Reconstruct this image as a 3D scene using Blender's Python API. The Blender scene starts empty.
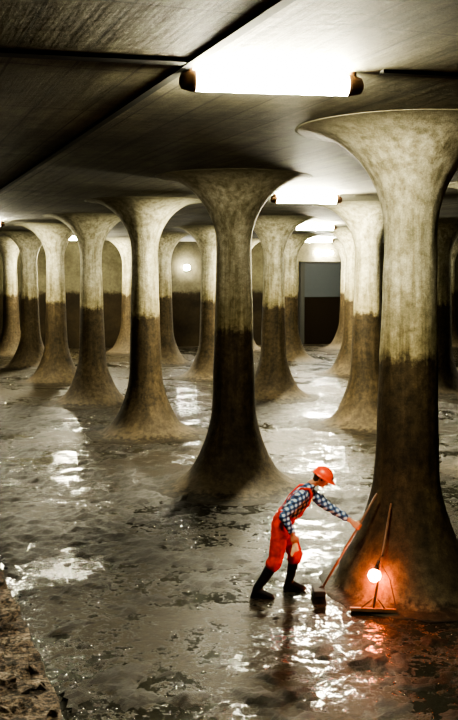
import bpy, bmesh, math, random
from mathutils import Vector, Matrix, noise
random.seed(7)
D=bpy.data; S=bpy.context.scene; COL=S.collection
S.view_settings.view_transform='AgX'; S.view_settings.look='AgX - High Contrast'
# ---------------------------------------------------------------- grid
A=Vector((2.26,12.0,0)); P=Vector((5.69,1.32,0)); R=Vector((-2.17,5.88,0))
CEIL=5.78; CAMH=4.0; WL=2.96
def G(j,k,z=0.0):
    v=A+P*j+R*k; return Vector((v.x,v.y,z))
KF=6.6; KN=-2.6; JL=-1.5; JR=4.6
# ---------------------------------------------------------------- helpers
def link(o,parent=None):
    COL.objects.link(o)
    if parent: o.parent=parent
    return o
def mobj(name,me,mat=None,parent=None,smooth=False):
    o=D.objects.new(name,me); link(o,parent)
    if mat: me.materials.append(mat)
    if smooth:
        for p in me.polygons: p.use_smooth=True
    return o
def empty(name,loc=(0,0,0)):
    o=D.objects.new(name,None); o.location=loc; link(o); o.empty_display_size=.1
    return o
def from_bm(name,bm,mat=None,parent=None,smooth=False):
    me=D.meshes.new(name); bm.to_mesh(me); bm.free()
    return mobj(name,me,mat,parent,smooth)
def prism(name,pts,z0,z1,mat,parent=None):
    bm=bmesh.new()
    lo=[bm.verts.new((p[0],p[1],z0)) for p in pts]; hi=[bm.verts.new((p[0],p[1],z1)) for p in pts]
    n=len(pts)
    bm.faces.new(lo[::-1]); bm.faces.new(hi)
    for i in range(n): bm.faces.new((lo[i],lo[(i+1)%n],hi[(i+1)%n],hi[i]))
    bmesh.ops.recalc_face_normals(bm,faces=bm.faces)
    return from_bm(name,bm,mat,parent)
def tube_bm(bm,pts,rads,seg=12,cap=True):
    pts=[Vector(p) for p in pts]
    if not isinstance(rads,(list,tuple)): rads=[rads]*len(pts)
    rings=[]; prev=None
    for i,p in enumerate(pts):
        t=(pts[min(i+1,len(pts)-1)]-pts[max(i-1,0)]).normalized()
        if prev is None:
            a=Vector((0,0,1)) if abs(t.z)<.9 else Vector((1,0,0))
            u=t.cross(a).normalized()
        else:
            u=(prev-t*prev.dot(t)).normalized()
        prev=u; v=t.cross(u)
        rings.append([bm.verts.new(p+(u*math.cos(2*math.pi*s/seg)+v*math.sin(2*math.pi*s/seg))*rads[i]) for s in range(seg)])
    for a,b in zip(rings,rings[1:]):
        for s in range(seg): bm.faces.new((a[s],a[(s+1)%seg],b[(s+1)%seg],b[s]))
    if cap:
        bm.faces.new(rings[0][::-1]); bm.faces.new(rings[-1])
def tube(name,pts,rads,mat,parent=None,seg=12):
    bm=bmesh.new(); tube_bm(bm,pts,rads,seg)
    bmesh.ops.recalc_face_normals(bm,faces=bm.faces)
    return from_bm(name,bm,mat,parent,True)
_tmp=bmesh.new(); bmesh.ops.create_icosphere(_tmp,subdivisions=2,radius=1); UNIT=[v.co.copy() for v in _tmp.verts]; _tmp.free()
def sph(c,r,rot=None):
    c=Vector(c)
    if not isinstance(r,(tuple,list)): r=(r,r,r)
    out=[]
    for v in UNIT:
        q=Vector((v.x*r[0],v.y*r[1],v.z*r[2]))
        if rot is not None: q=rot@q
        out.append(c+q)
    return out
def hull_into(bm,*clouds):
    t=bmesh.new()
    for c in clouds:
        for p in c: t.verts.new(p)
    res=bmesh.ops.convex_hull(t,input=t.verts)
    dele=[e for e in set(res['geom_interior'])|set(res['geom_unused']) if isinstance(e,bmesh.types.BMVert)]
    if dele: bmesh.ops.delete(t,geom=dele,context='VERTS')
    loose=[v for v in t.verts if not v.link_faces]
    if loose: bmesh.ops.delete(t,geom=loose,context='VERTS')
    me=D.meshes.new('t'); t.to_mesh(me); t.free(); bm.from_mesh(me); D.meshes.remove(me)
def fuse(name,hulls,voxel,mat,parent,smooth=3,disp=None,xf=None):
    bm=bmesh.new()
    for h in hulls: hull_into(bm,*h)
    if xf is not None: bmesh.ops.transform(bm,matrix=xf,verts=bm.verts)
    me=D.meshes.new(name); bm.to_mesh(me); bm.free()
    o=D.objects.new(name,me); link(o)
    m=o.modifiers.new('r','REMESH'); m.mode='VOXEL'; m.voxel_size=voxel
    s=o.modifiers.new('s','SMOOTH'); s.factor=.5; s.iterations=smooth
    dg=bpy.context.evaluated_depsgraph_get()
    m2=D.meshes.new_from_object(o.evaluated_get(dg)); o.modifiers.clear(); o.data=m2
    if disp:
        for v in m2.vertices: v.co+=v.normal*disp(v.co)
    for p in m2.polygons: p.use_smooth=True
    m2.materials.clear(); m2.materials.append(mat); o.parent=parent
    return o
# ---------------------------------------------------------------- materials
class NT:
    def __init__(s,name):
        s.m=D.materials.new(name); s.m.use_nodes=True; s.n=s.m.node_tree; s.b=s.n.nodes['Principled BSDF']
        s.out=s.n.nodes['Material Output']
    def node(s,t,**kw):
        n=s.n.nodes.new(t)
        for k,v in kw.items(): setattr(n,k,v)
        return n
    def l(s,a,b): s.n.links.new(a,b)
    def pos(s):
        return s.node('ShaderNodeNewGeometry').outputs['Position']
    def noise(s,vec,scale,detail=4,rough=.55,dist=0):
        n=s.node('ShaderNodeTexNoise'); n.inputs['Scale'].default_value=scale; n.inputs['Detail'].default_value=detail
        n.inputs['Roughness'].default_value=rough; n.inputs['Distortion'].default_value=dist
        s.l(vec,n.inputs['Vector']); return n.outputs['Fac']
    def ramp(s,f,stops):
        n=s.node('ShaderNodeValToRGB'); e=n.color_ramp.elements
        while len(e)<len(stops): e.new(.5)
        for el,(p,c) in zip(e,stops):
            el.position=p; el.color=(*c,1) if len(c)==3 else c
        s.l(f,n.inputs['Fac']); return n.outputs['Color']
    def mix(s,f,a,b,mode='MIX'):
        n=s.node('ShaderNodeMix',data_type='RGBA',blend_type=mode)
        for sock,val in ((n.inputs[0],f),(n.inputs[6],a),(n.inputs[7],b)):
            if isinstance(val,(int,float)): sock.default_value=val
            elif isinstance(val,tuple): sock.default_value=(*val,1)
            else: s.l(val,sock)
        return n.outputs[2]
    def math(s,op,a,b=0.0,c=None):
        n=s.node('ShaderNodeMath',operation=op)
        for i,val in enumerate((a,b,c)):
            if val is None: continue
            if isinstance(val,(int,float)): n.inputs[i].default_value=val
            else: s.l(val,n.inputs[i])
        return n.outputs[0]
    def clamp01(s,v): return s.math('MINIMUM',s.math('MAXIMUM',v,0.0),1.0)
    def vmul(s,vec,xyz,add=None):
        n=s.node('ShaderNodeMapping'); n.inputs['Scale'].default_value=xyz
        s.l(vec,n.inputs['Vector']); return n.outputs['Vector']
    def bump(s,h,strength,dist):
        n=s.node('ShaderNodeBump'); n.inputs['Strength'].default_value=strength; n.inputs['Distance'].default_value=dist
        s.l(h,n.inputs['Height']); s.l(n.outputs['Normal'],s.b.inputs['Normal'])
    def sep(s,vec):
        n=s.node('ShaderNodeSeparateXYZ'); s.l(vec,n.inputs[0]); return n.outputs
def g3(v): return (v,v,v)
def plain(name,col,rough=.5,metal=0,var=.25,scale=30):
    t=NT(name); p=t.pos(); n=t.noise(p,scale,4)
    c=t.ramp(n,[(.25,tuple(x*(1-var) for x in col)),(.75,tuple(min(1,x*(1+var)) for x in col))])
    t.l(c,t.b.inputs['Base Color']); t.b.inputs['Roughness'].default_value=rough; t.b.inputs['Metallic'].default_value=metal
    t.bump(n,.2,.004); return t.m
def emis(name,col,st):
    t=NT(name); t.b.inputs['Base Color'].default_value=(*col,1)
    t.b.inputs['Emission Color'].default_value=(*col,1); t.b.inputs['Emission Strength'].default_value=st
    return t.m
def mat_column():
    t=NT('column_concrete'); p=t.pos(); x,y,z=t.sep(p)
    n1=t.noise(p,1.3,6,.65); n2=t.noise(p,9,6,.7); n3=t.noise(p,60,3,.7)
    st=t.noise(t.vmul(p,(5,5,.35)),1.6,5,.65)
    up=t.ramp(n1,[(.3,(.34,.32,.23)),(.52,(.56,.53,.41)),(.72,(.76,.73,.61))])
    up=t.mix(.75,up,t.ramp(st,[(.35,(.36,.34,.26)),(.58,(1,1,1))]),'MULTIPLY')
    up=t.mix(.7,up,t.ramp(n2,[(.35,(.44,.42,.34)),(.6,(1,1,1))]),'MULTIPLY')
    dn=t.ramp(n1,[(.3,(.048,.034,.017)),(.55,(.095,.068,.034)),(.8,(.17,.12,.060))])
    dn=t.mix(.9,dn,t.ramp(n2,[(.35,g3(.30)),(.65,(1,1,1))]),'MULTIPLY')
    dn=t.mix(.7,dn,t.ramp(st,[(.35,g3(.3)),(.6,(1.0,1.0,1.0))]),'MULTIPLY')
    zn=t.math('ADD',z,t.math('MULTIPLY',t.math('SUBTRACT',n2,.5),.35))
    ft=t.clamp01(t.math('MULTIPLY_ADD',zn,-1.3,1.15))
    silt=t.mix(.8,t.ramp(n1,[(.3,(.085,.066,.041)),(.7,(.19,.15,.098))]),t.ramp(n2,[(.35,g3(.35)),(.65,g3(1))]),'MULTIPLY')
    dn=t.mix(t.math('MULTIPLY',ft,.8),dn,silt)
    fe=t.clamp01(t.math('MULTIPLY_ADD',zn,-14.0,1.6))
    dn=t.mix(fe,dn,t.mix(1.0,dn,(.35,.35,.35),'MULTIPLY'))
    zz=t.math('ADD',z,t.math('MULTIPLY',t.math('SUBTRACT',n2,.5),.30)); zz=t.math('ADD',zz,t.math('MULTIPLY',t.math('SUBTRACT',st,.5),.34))
    f=t.clamp01(t.math('MULTIPLY_ADD',zz,7.0,-7.0*WL+.4))
    f2=t.clamp01(t.math('MULTIPLY_ADD',zz,.9,-.9*WL))
    up=t.mix(f2,t.mix(1.0,up,(.60,.55,.41),'MULTIPLY'),up)
    c=t.mix(f,dn,up)
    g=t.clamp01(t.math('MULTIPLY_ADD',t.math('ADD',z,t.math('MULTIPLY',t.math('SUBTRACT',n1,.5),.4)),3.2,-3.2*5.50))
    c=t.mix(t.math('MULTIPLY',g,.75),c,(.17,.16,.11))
    c=t.mix(.5,c,t.ramp(n3,[(.3,g3(.2)),(.7,g3(1))]),'MULTIPLY')
    t.l(c,t.b.inputs['Base Color'])
    r=t.math('MULTIPLY_ADD',f,.10,.72); t.l(r,t.b.inputs['Roughness'])
    t.b.inputs['Specular IOR Level'].default_value=.2
    t.bump(t.math('ADD',n2,t.math('MULTIPLY',n3,.4)),.6,.025)
    return t.m
def mat_ceiling():
    t=NT('ceiling_concrete'); p=t.pos()
    mp=t.node('ShaderNodeMapping'); mp.inputs['Rotation'].default_value=(0,0,math.atan2(2.17,5.88)*-1); t.l(p,mp.inputs['Vector']); q=mp.outputs['Vector']
    n1=t.noise(p,.5,6,.65); n2=t.noise(p,5,8,.7); st=t.noise(t.vmul(q,(7,.3,1)),1.0,5,.6); n3=t.noise(p,45,3,.7)
    c=t.ramp(n1,[(.3,(.056,.053,.030)),(.5,(.130,.117,.070)),(.75,(.26,.24,.155))])
    c=t.mix(.6,c,t.ramp(st,[(.35,g3(.35)),(.6,g3(1))]),'MULTIPLY')
    c=t.mix(.6,c,t.ramp(n2,[(.35,g3(.4)),(.62,g3(1))]),'MULTIPLY')
    c=t.mix(.6,c,t.ramp(n3,[(.35,g3(.25)),(.65,g3(1))]),'MULTIPLY')
    qx,qy,qz=t.sep(q)
    b1=t.math('LESS_THAN',t.math('FRACT',t.math('MULTIPLY',qx,1/.55)),.045)
    b2=t.math('LESS_THAN',t.math('FRACT',t.math('MULTIPLY',qy,1/2.1)),.015)
    ln=t.math('MAXIMUM',b1,b2)
    c=t.mix(t.math('MULTIPLY',ln,.65),c,(.018,.016,.010))
    t.l(c,t.b.inputs['Base Color']); t.b.inputs['Roughness'].default_value=.8
    t.bump(t.math('SUBTRACT',t.math('ADD',st,n2),t.math('MULTIPLY',ln,.6)),.45,.03); return t.m
def mat_floor():
    t=NT('wet_mud_floor'); p=t.pos()
    big=t.noise(p,.35,4,.55); mid=t.noise(p,1.7,8,.68,.4); fine=t.noise(p,9,8,.75); vf=t.noise(p,40,4,.7)
    m=t.math('ADD',t.math('MULTIPLY',big,.5),t.math('MULTIPLY',mid,.5))
    m=t.math('ADD',m,t.math('MULTIPLY',t.math('SUBTRACT',fine,.5),.60))
    mask=t.ramp(m,[(.455,g3(0)),(.515,g3(1))])
    col=t.mix(mask,(.015,.015,.011),t.ramp(fine,[(.3,(.006,.005,.003)),(.7,(.052,.041,.025))]))
    t.l(col,t.b.inputs['Base Color'])
    r=t.node('ShaderNodeMapRange'); t.l(mask,r.inputs['Value']); r.inputs['To Min'].default_value=.14; r.inputs['To Max'].default_value=.5
    rr=t.math('ADD',r.outputs[0],t.math('MULTIPLY',t.math('SUBTRACT',mid,.5),.12)); t.l(rr,t.b.inputs['Roughness'])
    sp=t.math('MULTIPLY_ADD',mask,-.42,.5); t.l(sp,t.b.inputs['Specular IOR Level'])
    t.b.inputs['IOR'].default_value=1.42
    h=t.math('ADD',t.math('MULTIPLY',mask,t.math('ADD',fine,.3)),t.math('MULTIPLY',mid,.45))
    h=t.math('ADD',h,t.math('MULTIPLY',vf,.10))
    t.bump(h,.55,.035); return t.m
def mat_sludge():
    t=NT('lumpy_sludge'); p=t.pos(); fine=t.noise(p,9,8,.75); vf=t.noise(p,38,5,.7)
    c=t.ramp(fine,[(.3,(.005,.004,.003)),(.55,(.019,.015,.009)),(.75,(.060,.047,.028))])
    t.l(c,t.b.inputs['Base Color'])
    rr=t.math('MULTIPLY_ADD',vf,.5,.28); t.l(rr,t.b.inputs['Roughness']); t.b.inputs['Specular IOR Level'].default_value=.17
    t.bump(t.math('ADD',fine,t.math('MULTIPLY',vf,.5)),.9,.04); return t.m
def mat_wall():
    t=NT('wall_concrete'); p=t.pos(); x,y,z=t.sep(p)
    n1=t.noise(p,.7,6,.6); n2=t.noise(p,7,6,.7)
    up=t.ramp(n1,[(.3,(.035,.032,.019)),(.7,(.11,.10,.065))]); dn=t.ramp(n1,[(.3,(.008,.006,.004)),(.7,(.03,.022,.012))])
    f=t.clamp01(t.math('MULTIPLY_ADD',t.math('ADD',z,t.math('MULTIPLY',n2,.5)),5.,-5*(WL+.2)))
    c=t.mix(f,dn,up); c=t.mix(.6,c,t.ramp(n2,[(.35,g3(.45)),(.65,g3(1))]),'MULTIPLY')
    t.l(c,t.b.inputs['Base Color']); t.b.inputs['Roughness'].default_value=.9; t.b.inputs['Specular IOR Level'].default_value=.1; t.bump(n2,.3,.02); return t.m
def mat_rubble():
    t=NT('rubble_concrete'); p=t.pos(); n1=t.noise(p,3,8,.7); n2=t.noise(p,18,6,.75)
    c=t.ramp(n1,[(.35,(.06,.040,.026)),(.52,(.27,.195,.14)),(.70,(.66,.56,.44))])
    c=t.mix(.95,c,t.ramp(n2,[(.44,g3(.05)),(.60,g3(1))]),'MULTIPLY')
    t.l(c,t.b.inputs['Base Color']); t.b.inputs['Roughness'].default_value=.75; t.bump(t.math('ADD',n1,n2),.9,.07); return t.m
def mat_plaid():
    t=NT('plaid_cotton'); p=t.pos(); x,y,z=t.sep(p)
    def bars(v,fr):
        s=t.math('SINE',t.math('MULTIPLY',v,fr)); return t.math('GREATER_THAN',s,.0)
    u=t.math('ADD',x,t.math('MULTIPLY',y,.6)); w=t.math('SUBTRACT',z,t.math('MULTIPLY',x,.35))
    a=bars(u,105); b=bars(w,105); s=t.math('ADD',a,b)
    c=t.ramp(t.math('MULTIPLY',s,.5),[(0.,(.010,.018,.05)),(.5,(.05,.09,.20)),(1.,(.40,.46,.53))])
    t.l(c,t.b.inputs['Base Color']); t.b.inputs['Roughness'].default_value=.85; return t.m
M_col=mat_column(); M_ceil=mat_ceiling(); M_floor=mat_floor(); M_wall=mat_wall(); M_rub=mat_rubble(); M_plaid=mat_plaid(); M_sludge=mat_sludge()
TUBE=(1.0,.935,.68)
M_tube={s:emis('fluorescent_tube',TUBE,s) for s in (600,1000,2000)}
M_dark=plain('dark_steel',(.03,.03,.028),.5,.6); M_conduit=plain('blackened_conduit',(.008,.008,.006),.8)
M_grey=plain('grey_steel',(.016,.020,.024),.85,0)
M_rust=plain('rusty_bracket',(.08,.035,.015),.8)
M_wood=plain('wooden_handle',(.15,.07,.035),.6,0,.3,12)
M_brush=plain('black_bristles',(.010,.009,.008),.8)
M_void=plain('gate_opening_black',(.008,.006,.004),1.0); M_void.node_tree.nodes['Principled BSDF'].inputs['Specular IOR Level'].default_value=0
M_red=plain('red_overalls_cloth',(.42,.018,.008),.85,0,.4,14)
M_helmet=plain('orange_helmet',(.70,.065,.015),.35,0,.05)
M_boot=plain('black_rubber',(.008,.008,.010),.3)
M_skin=plain('skin',(.42,.20,.12),.55,0,.12,25)
M_hair=plain('brown_hair',(.05,.028,.015),.7)
M_white=plain('eye_white',(.75,.72,.68),.3,0,.02); M_iris=plain('iris',(.03,.02,.015),.2); M_lip=plain('lips',(.36,.12,.09),.5)
M_rag=plain('rag_cloth',(.62,.50,.32),.9)
M_button=plain('brass_button',(.5,.4,.15),.35,.8)
M_warm=emis('warm_lamp_bulb',(1.0,.20,.06),300); M_hl=emis('headlamp_lens',(1,.8,.5),6)
# ---------------------------------------------------------------- shell
def quad(name,j0,j1,k0,k1,z0,z1,mat):
    return prism(name,[G(j0,k0),G(j1,k0),G(j1,k1),G(j0,k1)],z0,z1,mat)
floor_o=quad('floor',JL,JR,KN,KF,-.3,0,M_floor)
quad('ceiling',JL,JR,KN,KF,CEIL,CEIL+.3,M_ceil)
e=.05
quad('wall_left',JL-e,JL,KN-e,KF+e,-.3,CEIL+.3,M_wall)
quad('wall_right',JR,JR+e,KN-e,KF+e,-.3,CEIL+.3,M_wall)
quad('wall_far',JL,JR,KF,KF+e,-.3,CEIL+.3,M_wall)
quad('wall_near',JL,JR,KN-e,KN,-.3,CEIL+.3,M_wall)
# ---------------------------------------------------------------- columns
prof=[(1.46,0),(1.34,.025),(1.12,.07),(.88,.25),(.70,.53),(.55,.88),(.455,1.2),(.41,1.5),(.385,2.1),(.36,3.0),(.332,4.0),(.325,4.3)]
for i in range(0,11):
    th=math.radians(9*i)
    prof.append((1.45-1.125*math.cos(th),4.50+(CEIL-4.50)*math.sin(th)))
def cr(a,b,c,d,t):
    return .5*((2*b)+(-a+c)*t+(2*a-5*b+4*c-d)*t*t+(-a+3*b-3*c+d)*t**3)
pp=[]
for i in range(len(prof)-1):
    q=[prof[max(i-1,0)],prof[i],prof[i+1],prof[min(i+2,len(prof)-1)]]
    for s in range(3):
        t=s/3; pp.append((cr(*[v[0] for v in q],t),min(cr(*[v[1] for v in q],t),CEIL)))
pp.append(prof[-1])
def col_mesh(seed,apron):
    bm=bmesh.new(); N=72; rings=[]
    for r,z in pp:
        ring=[]
        for s in range(N):
            a=2*math.pi*s/N; rr=r
            if z<.3: 
                w=(1-z/.3); rr*=1+w*(apron+.16*noise.noise(Vector((math.cos(a)*1.5,math.sin(a)*1.5,seed)))+.05*noise.noise(Vector((math.cos(a)*5,math.sin(a)*5,seed))))
            rr+=.010*noise.noise(Vector((math.cos(a)*3,math.sin(a)*3,z*2+seed)))
            ring.append(bm.verts.new((rr*math.cos(a),rr*math.sin(a),z)))
        rings.append(ring)
    for a,b in zip(rings,rings[1:]):
        for s in range(N): bm.faces.new((a[s],a[(s+1)%N],b[(s+1)%N],b[s]))
    bm.faces.new(rings[0][::-1]); bm.faces.new(rings[-1])
    bmesh.ops.recalc_face_normals(bm,faces=bm.faces)
    me=D.meshes.new('mushroom_column'); bm.to_mesh(me); bm.free(); me.materials.append(M_col)
    for p in me.polygons: p.use_smooth=True
    return me
cms=[col_mesh(s,ap) for s,ap in ((1,.04),(5,.10),(9,.08))]
cmA=col_mesh(3,-.22)
for j in range(0,5):
    for k in range(-2,7):
        o=D.objects.new('mushroom_column',cmA if (j,k)==(0,0) else cms[(j+k)%3]); o.location=G(j,k); link(o)
# ---------------------------------------------------------------- ledge
edgeP=Vector((-2.82,11.7,0)); rel=edgeP-A
det=P.x*R.y-R.x*P.y
jE=(rel.x*R.y-R.x*rel.y)/det
bm=bmesh.new(); nj,nk=34,620; grid=[]
for b in range(nk+1):
    row=[]
    for a in range(nj+1):
        j=JL+.003+(jE-JL-.003)*a/nj; k=KN+.003+(KF-KN-.006)*b/nk; v=G(j,k)
        h=.25+.05*noise.noise(v*1.2)+.05*noise.noise(v*5)+.03*noise.noise(v*11)
        if a==nj: v+=P.normalized()*.03*noise.noise(v*3)
        row.append(bm.verts.new((v.x,v.y,h)))
    grid.append(row)
for b in range(nk):
    for a in range(nj): bm.faces.new((grid[b][a],grid[b][a+1],grid[b+1][a+1],grid[b+1][a]))
low=[bm.verts.new((grid[b][nj].co.x+.03,grid[b][nj].co.y,0)) for b in range(nk+1)]
for b in range(nk): bm.faces.new((grid[b][nj],low[b],low[b+1],grid[b+1][nj]))
bmesh.ops.recalc_face_normals(bm,faces=bm.faces)
for i in range(900):
    k=random.uniform(-1.0,.6); j=jE-random.uniform(.01,.30)
    v=G(j,k,.25); r=random.uniform(.02,.08)
    hull_into(bm,[v+Vector((random.uniform(-r,r),random.uniform(-r,r),random.uniform(-r*.6,r*.9))) for _ in range(9)])
from_bm('rubble_strewn_ledge',bm,M_rub,None,False)
# ---------------------------------------------------------------- sludge banks: real relief, part of the floor mesh
def sl_h(x,y):
    v=Vector((x,y,0))
    h=.085*noise.noise(v*.45)+.075*noise.noise(v*1.4+Vector((3,1,0)))+.070*noise.noise(v*3.6)+.055*noise.noise(v*8)+.032*noise.noise(v*16)
    h+=.05*math.exp(-((x+3.6)**2/3+(y-15.5)**2/5))
    # shallow hollow scraped clean where the man works
    h-=.13*math.exp(-((x-.6)**2/.5+(y-11.65)**2/.25))
    h-=.16*math.exp(-((x-1.8)**2/.7+(y-11.1)**2/.45))
    return h*.75-.012
bm=bmesh.new(); bm.from_mesh(floor_o.data)
dx=.06; X0,X1,Y0,Y1=-10.5,7.0,7.6,31.0
nx=int((X1-X0)/dx); 
ys=[]; y=Y0
while y<Y1: ys.append(y); y+=dx*(1+ (y-Y0)/12)
H=[]; 
for y in ys:
    row=[]
    for i in range(nx+1):
        x=X0+i*dx; q=Vector((x,y,0))-A; jj=(q.x*R.y-R.x*q.y)/det
        ok=jj>jE+.02 and abs(x)<=.30*y+1.2
        row.append((x,y,sl_h(x,y) if ok else -1))
    H.append(row)
vm={}
def gv(a,b):
    if (a,b) not in vm:
        x,y,h=H[b][a]; vm[(a,b)]=bm.verts.new((x,y,max(h,-.02)))
    return vm[(a,b)]
for b in range(len(ys)-1):
    for a in range(nx):
        c=[(a,b),(a+1,b),(a+1,b+1),(a,b+1)]
        hs_=[H[q[1]][q[0]][2] for q in c]
        if min(hs_)<=-.5 or max(hs_)<=0: continue
        f=bm.faces.new([gv(*q) for q in c]); f.material_index=1; f.smooth=True
bm.to_mesh(floor_o.data); bm.free(); floor_o.data.materials.append(M_sludge)
# ---------------------------------------------------------------- lamps & conduits
Pn=P.normalized(); Rn=R.normalized(); Ln=Vector((1,.16,0)).normalized()
def fluor(j,k,st):
    c=G(j,k,CEIL-.12)+Vector((-.12,.16,0)); e=empty('fluorescent_ceiling_lamp',c)
    L=.68
    tube('tube',[-Ln*L,Ln*L],.085,M_tube[st],e,20)
    for s in (-1,1):
        q=Ln*s*(L+.05)
        tube('end_cap',[Ln*s*(L-.005),Ln*s*(L+.03),Ln*s*(L+.12),Ln*s*(L+.14)],[.09,.09,.07,.03],M_rust,e,14)
        tube('bracket',[q,q+Vector((0,0,.12))],.03,M_rust,e,8)
for j,k,st in ((-.5,-.5,600),(-.5,3.5,1000),(.5,1.5,2000),(.5,5.5,2000),(1.5,3.5,2000),(2.5,5.5,2000),(3.5,3.5,1000)):
    fluor(j,k,st)
def strip(name,a,b,w,h,mat):
    a=Vector(a); b=Vector(b); t=(b-a).normalized(); n=Vector((-t.y,t.x,0))*w/2
    return prism(name,[a-n,b-n,b+n,a+n],CEIL-h,CEIL,mat)
j1=-.5-.84/P.length
strip('ceiling_joint_cover',G(j1,KN+.02),G(j1,KF-.02),.085,.035,M_conduit)
strip('ceiling_joint_cover',G(JL+.02,-.5),G(j1,-.5),.16,.03,M_conduit)
strip('ceiling_joint_cover',G(-.5+.86/P.length,-.5),G(JR-.02,-.5),.10,.03,M_conduit)
gt=empty('steel_sluice_gate'); 
def farpt(x):
    s=(x-229)/955
    a=(A+R*KF).x; c=(A+R*KF).y
    return (s*c-a)/(P.x-s*P.y)
jg=farpt(321); hw=1.25/P.length
quadp=lambda n,j0,j1,d0,d1,z0,z1,m: prism(n,[G(j0,KF-d1/R.length),G(j1,KF-d1/R.length),G(j1,KF-d0/R.length),G(j0,KF-d0/R.length)],z0,z1,m,gt)
quadp('gate_plate',jg-hw,jg+hw,.02,.15,2.7,4.6,M_grey)
quadp('lower_opening',jg-hw,jg+hw,.02,.08,0.0,2.7,M_void)
for s in (-1,1): quadp('frame_post',jg+s*hw-.02,jg+s*hw+.02,.02,.3,0.0,4.7,M_conduit)
quadp('frame_head',jg-hw-.02,jg+hw+.02,.02,.32,4.6,4.7,M_conduit)
for i in range(2): quadp('stiffener',jg-hw+.02,jg+hw-.02,.15,.20,3.2+i*.8,3.26+i*.8,M_grey)
M_globe=emis('lamp_globe_glass',(1,.95,.8),900)
def bulkhead(px,z,rx):
    bl=empty('bulkhead_wall_lamp',G(farpt(px),KF-.03,z))
    bm=bmesh.new(); hull_into(bm,sph((0,-.05,0),(rx,.10,.16))); from_bm('lamp_globe',bm,M_globe,bl,True)
    tube('lamp_base',[(0,.0,0),(0,.16,0)],.16,M_dark,bl,20)
bulkhead(186,4.35,.18); bulkhead(322,5.20,.55)
# ---------------------------------------------------------------- worker
yc=11.7
wk=empty('worker'); V=Vector
Hn=V((.64,yc-.09,.86)); Kn=V((.575,yc-.13,.47)); An=V((.34,yc-.16,.10))
Hf=V((.68,yc+.09,.86)); Kf=V((.84,yc+.12,.48)); Af=V((.76,yc+.15,.10))
def wr(s): 
    return lambda co: .012*noise.noise(co*s)+.006*noise.noise(co*s*2.3)
hl=[[sph((.65,yc-.07,.88),.125),sph((.65,yc+.07,.88),.125),sph((.73,yc-.07,1.03),(.125,.11,.10)),sph((.73,yc+.07,1.03),(.125,.11,.10))],
    [sph(Hn,.118),sph(Kn,.092)],[sph(Hf,.118),sph(Kf,.092)],
    [sph(Kn,.092),sph(Kn.lerp(An,.14),.098)],[sph(Kf,.092),sph(Kf.lerp(Af,.14),.098)],
    [sph((.86,yc-.10,1.05),(.04,.03,.05)),sph((.86,yc+.10,1.05),(.04,.03,.05)),sph((.985,yc-.09,1.21),(.035,.03,.03)),sph((.985,yc+.09,1.21),(.035,.03,.03))]]
fuse('overalls',hl,.014,M_red,wk,3,wr(16))
for s in (-1,1):
    tube('overall_strap',[(1.0,yc+s*.09,1.23),(1.02,yc+s*.10,1.30),(.985,yc+s*.11,1.365),(.89,yc+s*.10,1.365),(.77,yc+s*.07,1.25),(.67,yc+s*.04,1.10),(.64,yc+s*.03,1.02)],.019,M_red,wk,8)
    bm=bmesh.new(); hull_into(bm,sph((1.022,yc+s*.09,1.215),(.012,.014,.014))); from_bm('strap_button',bm,M_button,wk,True)
Sr=V((.88,yc-.17,1.27)); Er=V((.67,yc-.27,1.06)); Wr=V((.775,yc-.28,.85))
Sl=V((1.0,yc+.14,1.275)); El=V((1.25,yc+.03,1.10)); Wl=V((1.505,11.60,.965))
hs=[[sph((.73,yc-.06,1.02),(.115,.11,.09)),sph((.73,yc+.06,1.02),(.115,.11,.09)),sph((.87,yc-.085,1.21),(.125,.10,.11)),sph((.89,yc+.085,1.21),(.125,.10,.11))],
    [sph((.87,yc-.085,1.21),(.125,.10,.11)),sph((.89,yc+.085,1.21),(.125,.10,.11)),sph((.96,yc,1.33),.075)],
    [sph((.91,yc-.06,1.28),.09),sph(Sr,.083)],[sph((.95,yc+.06,1.28),.09),sph(Sl,.083)],
    [sph(Sr,.080),sph(Er,.060)],[sph(Er,.060),sph(Er.lerp(Wr,.85),.046)],
    [sph(Sl,.080),sph(El,.060)],[sph(El,.060),sph(El.lerp(Wl,.80),.046)],
    [sph((.98,yc,1.35),.065),sph((1.01,yc,1.375),.060)]]
fuse('plaid_shirt',hs,.012,M_plaid,wk,3,wr(22))
def boot(K,An,gz,nm):
    top=K.lerp(An,.10); d=V((1,-.08,0)).normalized()
    b=V((An.x,An.y,0))
    h=[[sph(top,.078),sph(K.lerp(An,.6),.064)],[sph(K.lerp(An,.6),.064),sph(An+V((0,0,.02)),.054)],
       [sph(An+V((0,0,.0)),.054),sph(b+V((-.03,0,.035)),(.05,.042,.035))],
       [sph(b+V((-.03,0,.035)),(.05,.042,.033)),sph(b+d*.10+V((0,0,.055)),(.05,.045,.045)),sph(b+d*.17+V((0,0,.035)),(.055,.05,.032)),sph(An,.05)],
       [sph(b+V((-.035,0,.012)),(.052,.045,.012)),sph(b+d*.18+V((0,0,.012)),(.055,.052,.012))]]
    fuse(nm,h,.010,M_boot,wk,2)
boot(Kn,An,0,'rubber_boot_near'); boot(Kf,Af,0,'rubber_boot_far')
yaw=math.radians(-20); pit=math.radians(30)
HM=Matrix.Translation((1.145,yc-.03,1.475))@Matrix.Rotation(yaw,4,'Z')@Matrix.Rotation(pit,4,'Y')@Matrix.Scale(.95,4)
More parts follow.
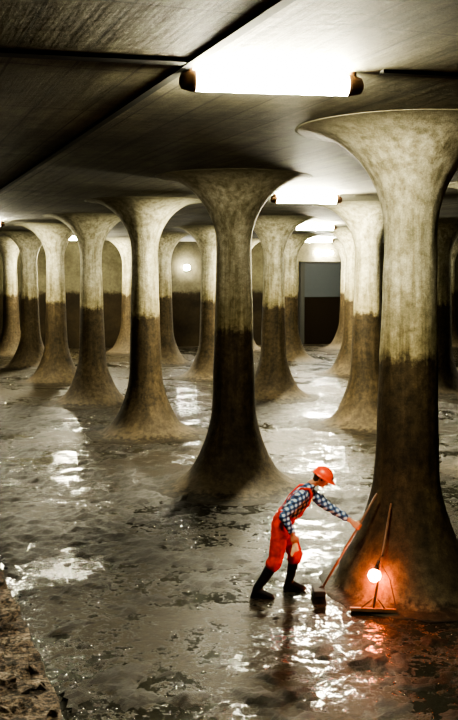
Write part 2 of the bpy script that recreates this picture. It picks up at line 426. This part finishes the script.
hd=[[sph((-.01,0,.03),(.098,.076,.090))],
    [sph((.03,0,.0),(.062,.062,.07)),sph((.045,0,-.085),(.035,.030,.022)),sph((-.01,.045,-.04),.025),sph((-.01,-.045,-.04),.025)],
    [sph((.088,0,.018),.010),sph((.112,0,-.022),(.013,.014,.010)),sph((.085,0,-.026),(.01,.017,.009))],
    [sph((.078,-.032,.032),(.014,.02,.008)),sph((.085,.0,.033),(.012,.02,.008)),sph((.078,.032,.032),(.014,.02,.008))],
    [sph((.082,-.012,-.052),(.012,.012,.010)),sph((.082,.012,-.052),(.012,.012,.010))],
    [sph((.078,0,-.09),(.014,.018,.014)),sph((.05,0,-.09),.02)],
    [sph((-.005,.078,.0),(.018,.008,.030)),sph((-.005,.070,-.01),(.012,.008,.016))],
    [sph((-.005,-.078,.0),(.018,.008,.030)),sph((-.005,-.070,-.01),(.012,.008,.016))],
    [sph((-.02,0,-.03),.055),sph((-.085,0,-.15),.055)]]
fuse('head',hd,.006,M_skin,wk,2,None,HM)
def put(nm,clouds,mat):
    bm=bmesh.new()
    for c in clouds: hull_into(bm,*c)
    bmesh.ops.transform(bm,matrix=HM,verts=bm.verts); return from_bm(nm,bm,mat,wk,True)
put('eyes',[[sph((.078,s*.03,.012),(.012,.014,.009))] for s in (-1,1)],M_white)
put('irises',[[sph((.088,s*.03,.012),(.004,.006,.006))] for s in (-1,1)],M_iris)
put('mouth',[[sph((.092,-.012,-.054),(.005,.012,.004)),sph((.092,.012,-.054),(.005,.012,.004))]],M_lip)
put('eyebrows',[[sph((.092,s*.02,.030),.005),sph((.082,s*.045,.030),.005)] for s in (-1,1)],M_hair)
fuse('hair',[[sph((-.035,0,.01),(.085,.083,.075))],[sph((-.05,0,-.04),(.055,.062,.045))],[sph((.015,.072,.02),(.02,.012,.03))],[sph((.015,-.072,.02),(.02,.012,.03))]],.007,M_hair,wk,1,lambda c:.004*noise.noise(c*70),HM)
bm=bmesh.new(); N=40; rings=[]
for i in range(13):
    a=i/12*math.pi/2; ring=[]
    for s in range(N):
        b=2*math.pi*s/N; rr=math.cos(a)
        x=.132*rr*math.cos(b)-.005; y=.108*rr*math.sin(b); z=.055+.112*math.sin(a)
        if abs(y)<.018 and i>1: z+=.008
        ring.append(bm.verts.new((x,y,z)))
    rings.append(ring)
for a,b in zip(rings,rings[1:]):
    for s in range(N): bm.faces.new((a[s],a[(s+1)%N],b[(s+1)%N],b[s]))
bm.faces.new(rings[-1])
brim=[]
for s in range(N):
    b=2*math.pi*s/N; ext=.018+.05*max(0,math.cos(b))**2
    brim.append(bm.verts.new(((.132+ext)*math.cos(b)-.005,(.108+.018)*math.sin(b),.044-.01*max(0,math.cos(b)))))
for s in range(N): bm.faces.new((brim[s],brim[(s+1)%N],rings[0][(s+1)%N],rings[0][s]))
bmesh.ops.remove_doubles(bm,verts=bm.verts,dist=.0005)
bmesh.ops.recalc_face_normals(bm,faces=bm.faces)
bmesh.ops.transform(bm,matrix=HM,verts=bm.verts)
h=from_bm('safety_helmet',bm,M_helmet,wk,True); sm=h.modifiers.new('s','SOLIDIFY'); sm.thickness=.004
put('headlamp_body',[[sph((.132,0,.085),(.022,.025,.022))]],M_dark); put('headlamp_lens',[[sph((.150,0,.085),(.008,.018,.018))]],M_hl)
bb=V((1.12,11.45,.12)); bt=V((1.83,11.62,1.30)); u=(bt-bb).normalized()
br=empty('long_handled_scrubbing_brush')
tube('handle',[bb,bt],.014,M_wood,br,12)
bm=bmesh.new()
bc=V((1.10,11.445,.13))
hull_into(bm,*[sph(bc+V((a*.06,b*.14,c*.025)),.014) for a in (-1,1) for b in (-1,1) for c in (-1,1)])
from_bm('brush_block',bm,M_brush,br)
bm=bmesh.new()
for a in range(10):
    for b in range(21):
        p=bc+V(((a-4.5)*.013,(b-10)*.0135,-.015)); q=V((p.x+(a-4.5)*.005+random.uniform(-.004,.004),p.y+random.uniform(-.006,.006),.002))
        tube_bm(bm,[p,q],[.006,.004],5)
from_bm('bristles',bm,M_brush,br)
tube('socket',[bc,bb+u*.08],[.035,.018],M_brush,br,10)
gp=bb+u*((.905-bb.z)/u.z)
w=(gp-Wl); w=(w-u*w.dot(u)).normalized(); nn=u.cross(w).normalized()
if nn.y>0: nn=-nn
def polar(a,r,o): return gp+u*o+(w*math.cos(a)+nn*math.sin(a))*r
hh=[[sph(Wl,.029),sph(polar(math.radians(150),.045,-.022),.018),sph(polar(math.radians(150),.045,.024),.018)],
    [sph(polar(math.radians(150),.042,-.028),.015),sph(polar(math.radians(150),.042,.030),.016),sph(polar(math.radians(85),.034,-.026),.011),sph(polar(math.radians(85),.034,.030),.012)]]
fuse('left_palm',hh,.005,M_skin,wk,2)
for i,(o,L) in enumerate(((.031,1.0),(.0105,1.08),(-.010,1.0),(-.030,.82))):
    an=[90,45,-10,-10-60*L,-10-110*L]
    pts=[polar(math.radians(a),.030-.001*n,o) for n,a in enumerate(an)]
    rr=[.0105,.010,.009,.0085,.007]
    fuse('left_finger_%d'%(i+1),[[sph(pts[n],rr[n]),sph(pts[n+1],rr[n+1])] for n in range(4)],.003,M_skin,wk,2)
tp=[polar(math.radians(165),.045,.025),polar(math.radians(195),.036,.045),polar(math.radians(235),.028,.050),polar(math.radians(275),.026,.046)]
fuse('left_thumb',[[sph(tp[n],(.014,.012,.0105,.009)[n]),sph(tp[n+1],(.012,.0105,.009,.009)[n])] for n in range(3)],.003,M_skin,wk,2)
tube('left_wrist',[El.lerp(Wl,.75),El.lerp(Wl,.9),Wl],[.034,.031,.028],M_skin,wk,14)
dirn=V((.25,0.0,-1)).normalized(); pn=V((0,1,0)); sd=dirn.cross(pn).normalized()
if sd.x<0: sd=-sd
w0=Wr
tube('right_wrist',[Er.lerp(Wr,.8),Er.lerp(Wr,.95),w0+dirn*.01],[.034,.031,.028],M_skin,wk,14)
k=w0+dirn*.09
fuse('right_palm',[[sph(w0,(.028,.024,.025)),sph(k+sd*.032,.014),sph(k-sd*.032,.013),sph(w0+dirn*.04+sd*.03,.014)]],.005,M_skin,wk,2)
for i,(o,L) in enumerate(((.032,.85),(.011,1.0),(-.011,.93),(-.031,.74))):
    p0=k+sd*o; a1=math.radians(25);a2=math.radians(65);a3=math.radians(100)
    p1=p0+(dirn*math.cos(a1)+pn*math.sin(a1))*.042*L; p2=p1+(dirn*math.cos(a2)+pn*math.sin(a2))*.027*L; p3=p2+(dirn*math.cos(a3)+pn*math.sin(a3))*.02*L
    q=[p0,p1,p2,p3]; rr=[.0105,.0095,.0085,.0075]
    fuse('right_finger_%d'%(i+1),[[sph(q[n],rr[n]),sph(q[n+1],rr[n+1])] for n in range(3)],.003,M_skin,wk,2)
t0=w0+dirn*.035+sd*.028; t1=t0+(dirn*.6+sd*.6+pn*.3).normalized()*.038; t2=t1+(dirn*.8+sd*.1+pn*.5).normalized()*.03
fuse('right_thumb',[[sph(t0,.014),sph(t1,.011)],[sph(t1,.011),sph(t2,.009)]],.003,M_skin,wk,2)
rg=k+dirn*.02+pn*.025
fuse('rag',[[sph(rg,(.03,.02,.03)),sph(rg+V((.01,.0,-.10)),(.045,.014,.03))],[sph(rg+V((0,0,-.05)),(.03,.012,.03)),sph(rg+V((-.03,.0,-.16)),(.02,.01,.03))]],.006,M_rag,wk,1,lambda c:.006*noise.noise(c*30))
# ---------------------------------------------------------------- squeegee
sq=empty('floor_squeegee'); sb=V((1.70,10.98,.05)); stp=V((2.0,11.60,1.18))
tube('handle',[sb,stp],.013,M_wood,sq,12)
ax=V((.99,-.12,0)).normalized(); n2=V((.12,.99,0))
prism('blade_holder',[sb-ax*.27-n2*.022,sb+ax*.27-n2*.022,sb+ax*.27+n2*.022,sb-ax*.27+n2*.022],.035,.075,M_wood,sq)
prism('rubber_blade',[sb-ax*.265-n2*.006,sb+ax*.265-n2*.006,sb+ax*.265+n2*.006,sb-ax*.265+n2*.006],0,.04,M_brush,sq)
tube('brace',[sb+ax*.14+V((0,0,.02)),sb+(stp-sb)*.13],.008,M_dark,sq,8); tube('brace',[sb-ax*.14+V((0,0,.02)),sb+(stp-sb)*.13],.008,M_dark,sq,8)
# ---------------------------------------------------------------- caged inspection lamp hung on the squeegee handle
wl=empty('caged_work_lamp')
hk=sb+(stp-sb)*.50
l1=V((1.745,11.19,.41)); l0=l1.lerp(hk,.75)+V((-.02,0,0)); ld=(l1-l0).normalized()
tube('grip',[l0,l1-ld*.10],[.016,.020],M_brush,wl,12)
tube('hook',[l0,l0+V((.0,-.02,.03)),hk+V((0,-.015,.01)),hk+V((.02,.0,0))],.005,M_dark,wl,8)
tube('lamp_socket',[l1-ld*.10,l1-ld*.055],[.028,.045],M_dark,wl,14)
bm=bmesh.new(); hull_into(bm,sph(l1+ld*.01,.078),sph(l1-ld*.05,.025)); from_bm('bulb',bm,M_warm,wl,True)
s1=ld.cross(V((0,0,1))).normalized(); s2=ld.cross(s1)
bm=bmesh.new()
for i in range(6):
    a=i*math.pi/3; d=s1*math.cos(a)+s2*math.sin(a)
    tube_bm(bm,[l1-ld*.07+d*.045,l1-ld*.02+d*.092,l1+ld*.04+d*.090,l1+ld*.12+d*.01],.0025,6)
from_bm('wire_cage',bm,M_dark,wl)
tube('cable',[l0,(1.93,11.2,.35),(1.98,11.0,.05),(2.05,10.85,.012),(2.3,10.7,.012),(2.8,10.75,.012)],.007,M_brush,wl,8)
# ---------------------------------------------------------------- world / camera
W=D.worlds.new('World'); S.world=W; W.use_nodes=True; W.node_tree.nodes['Background'].inputs[0].default_value=(.5,.55,.5,1); W.node_tree.nodes['Background'].inputs[1].default_value=.0
cam=D.cameras.new('camera'); co=D.objects.new('camera',cam); link(co); S.camera=co
F=957
co.location=(0,0,CAMH); co.rotation_euler=(math.pi/2-math.atan(86/F),0,0)
cam.sensor_fit='HORIZONTAL'; cam.sensor_width=36; cam.lens=F/458*36; cam.clip_end=300
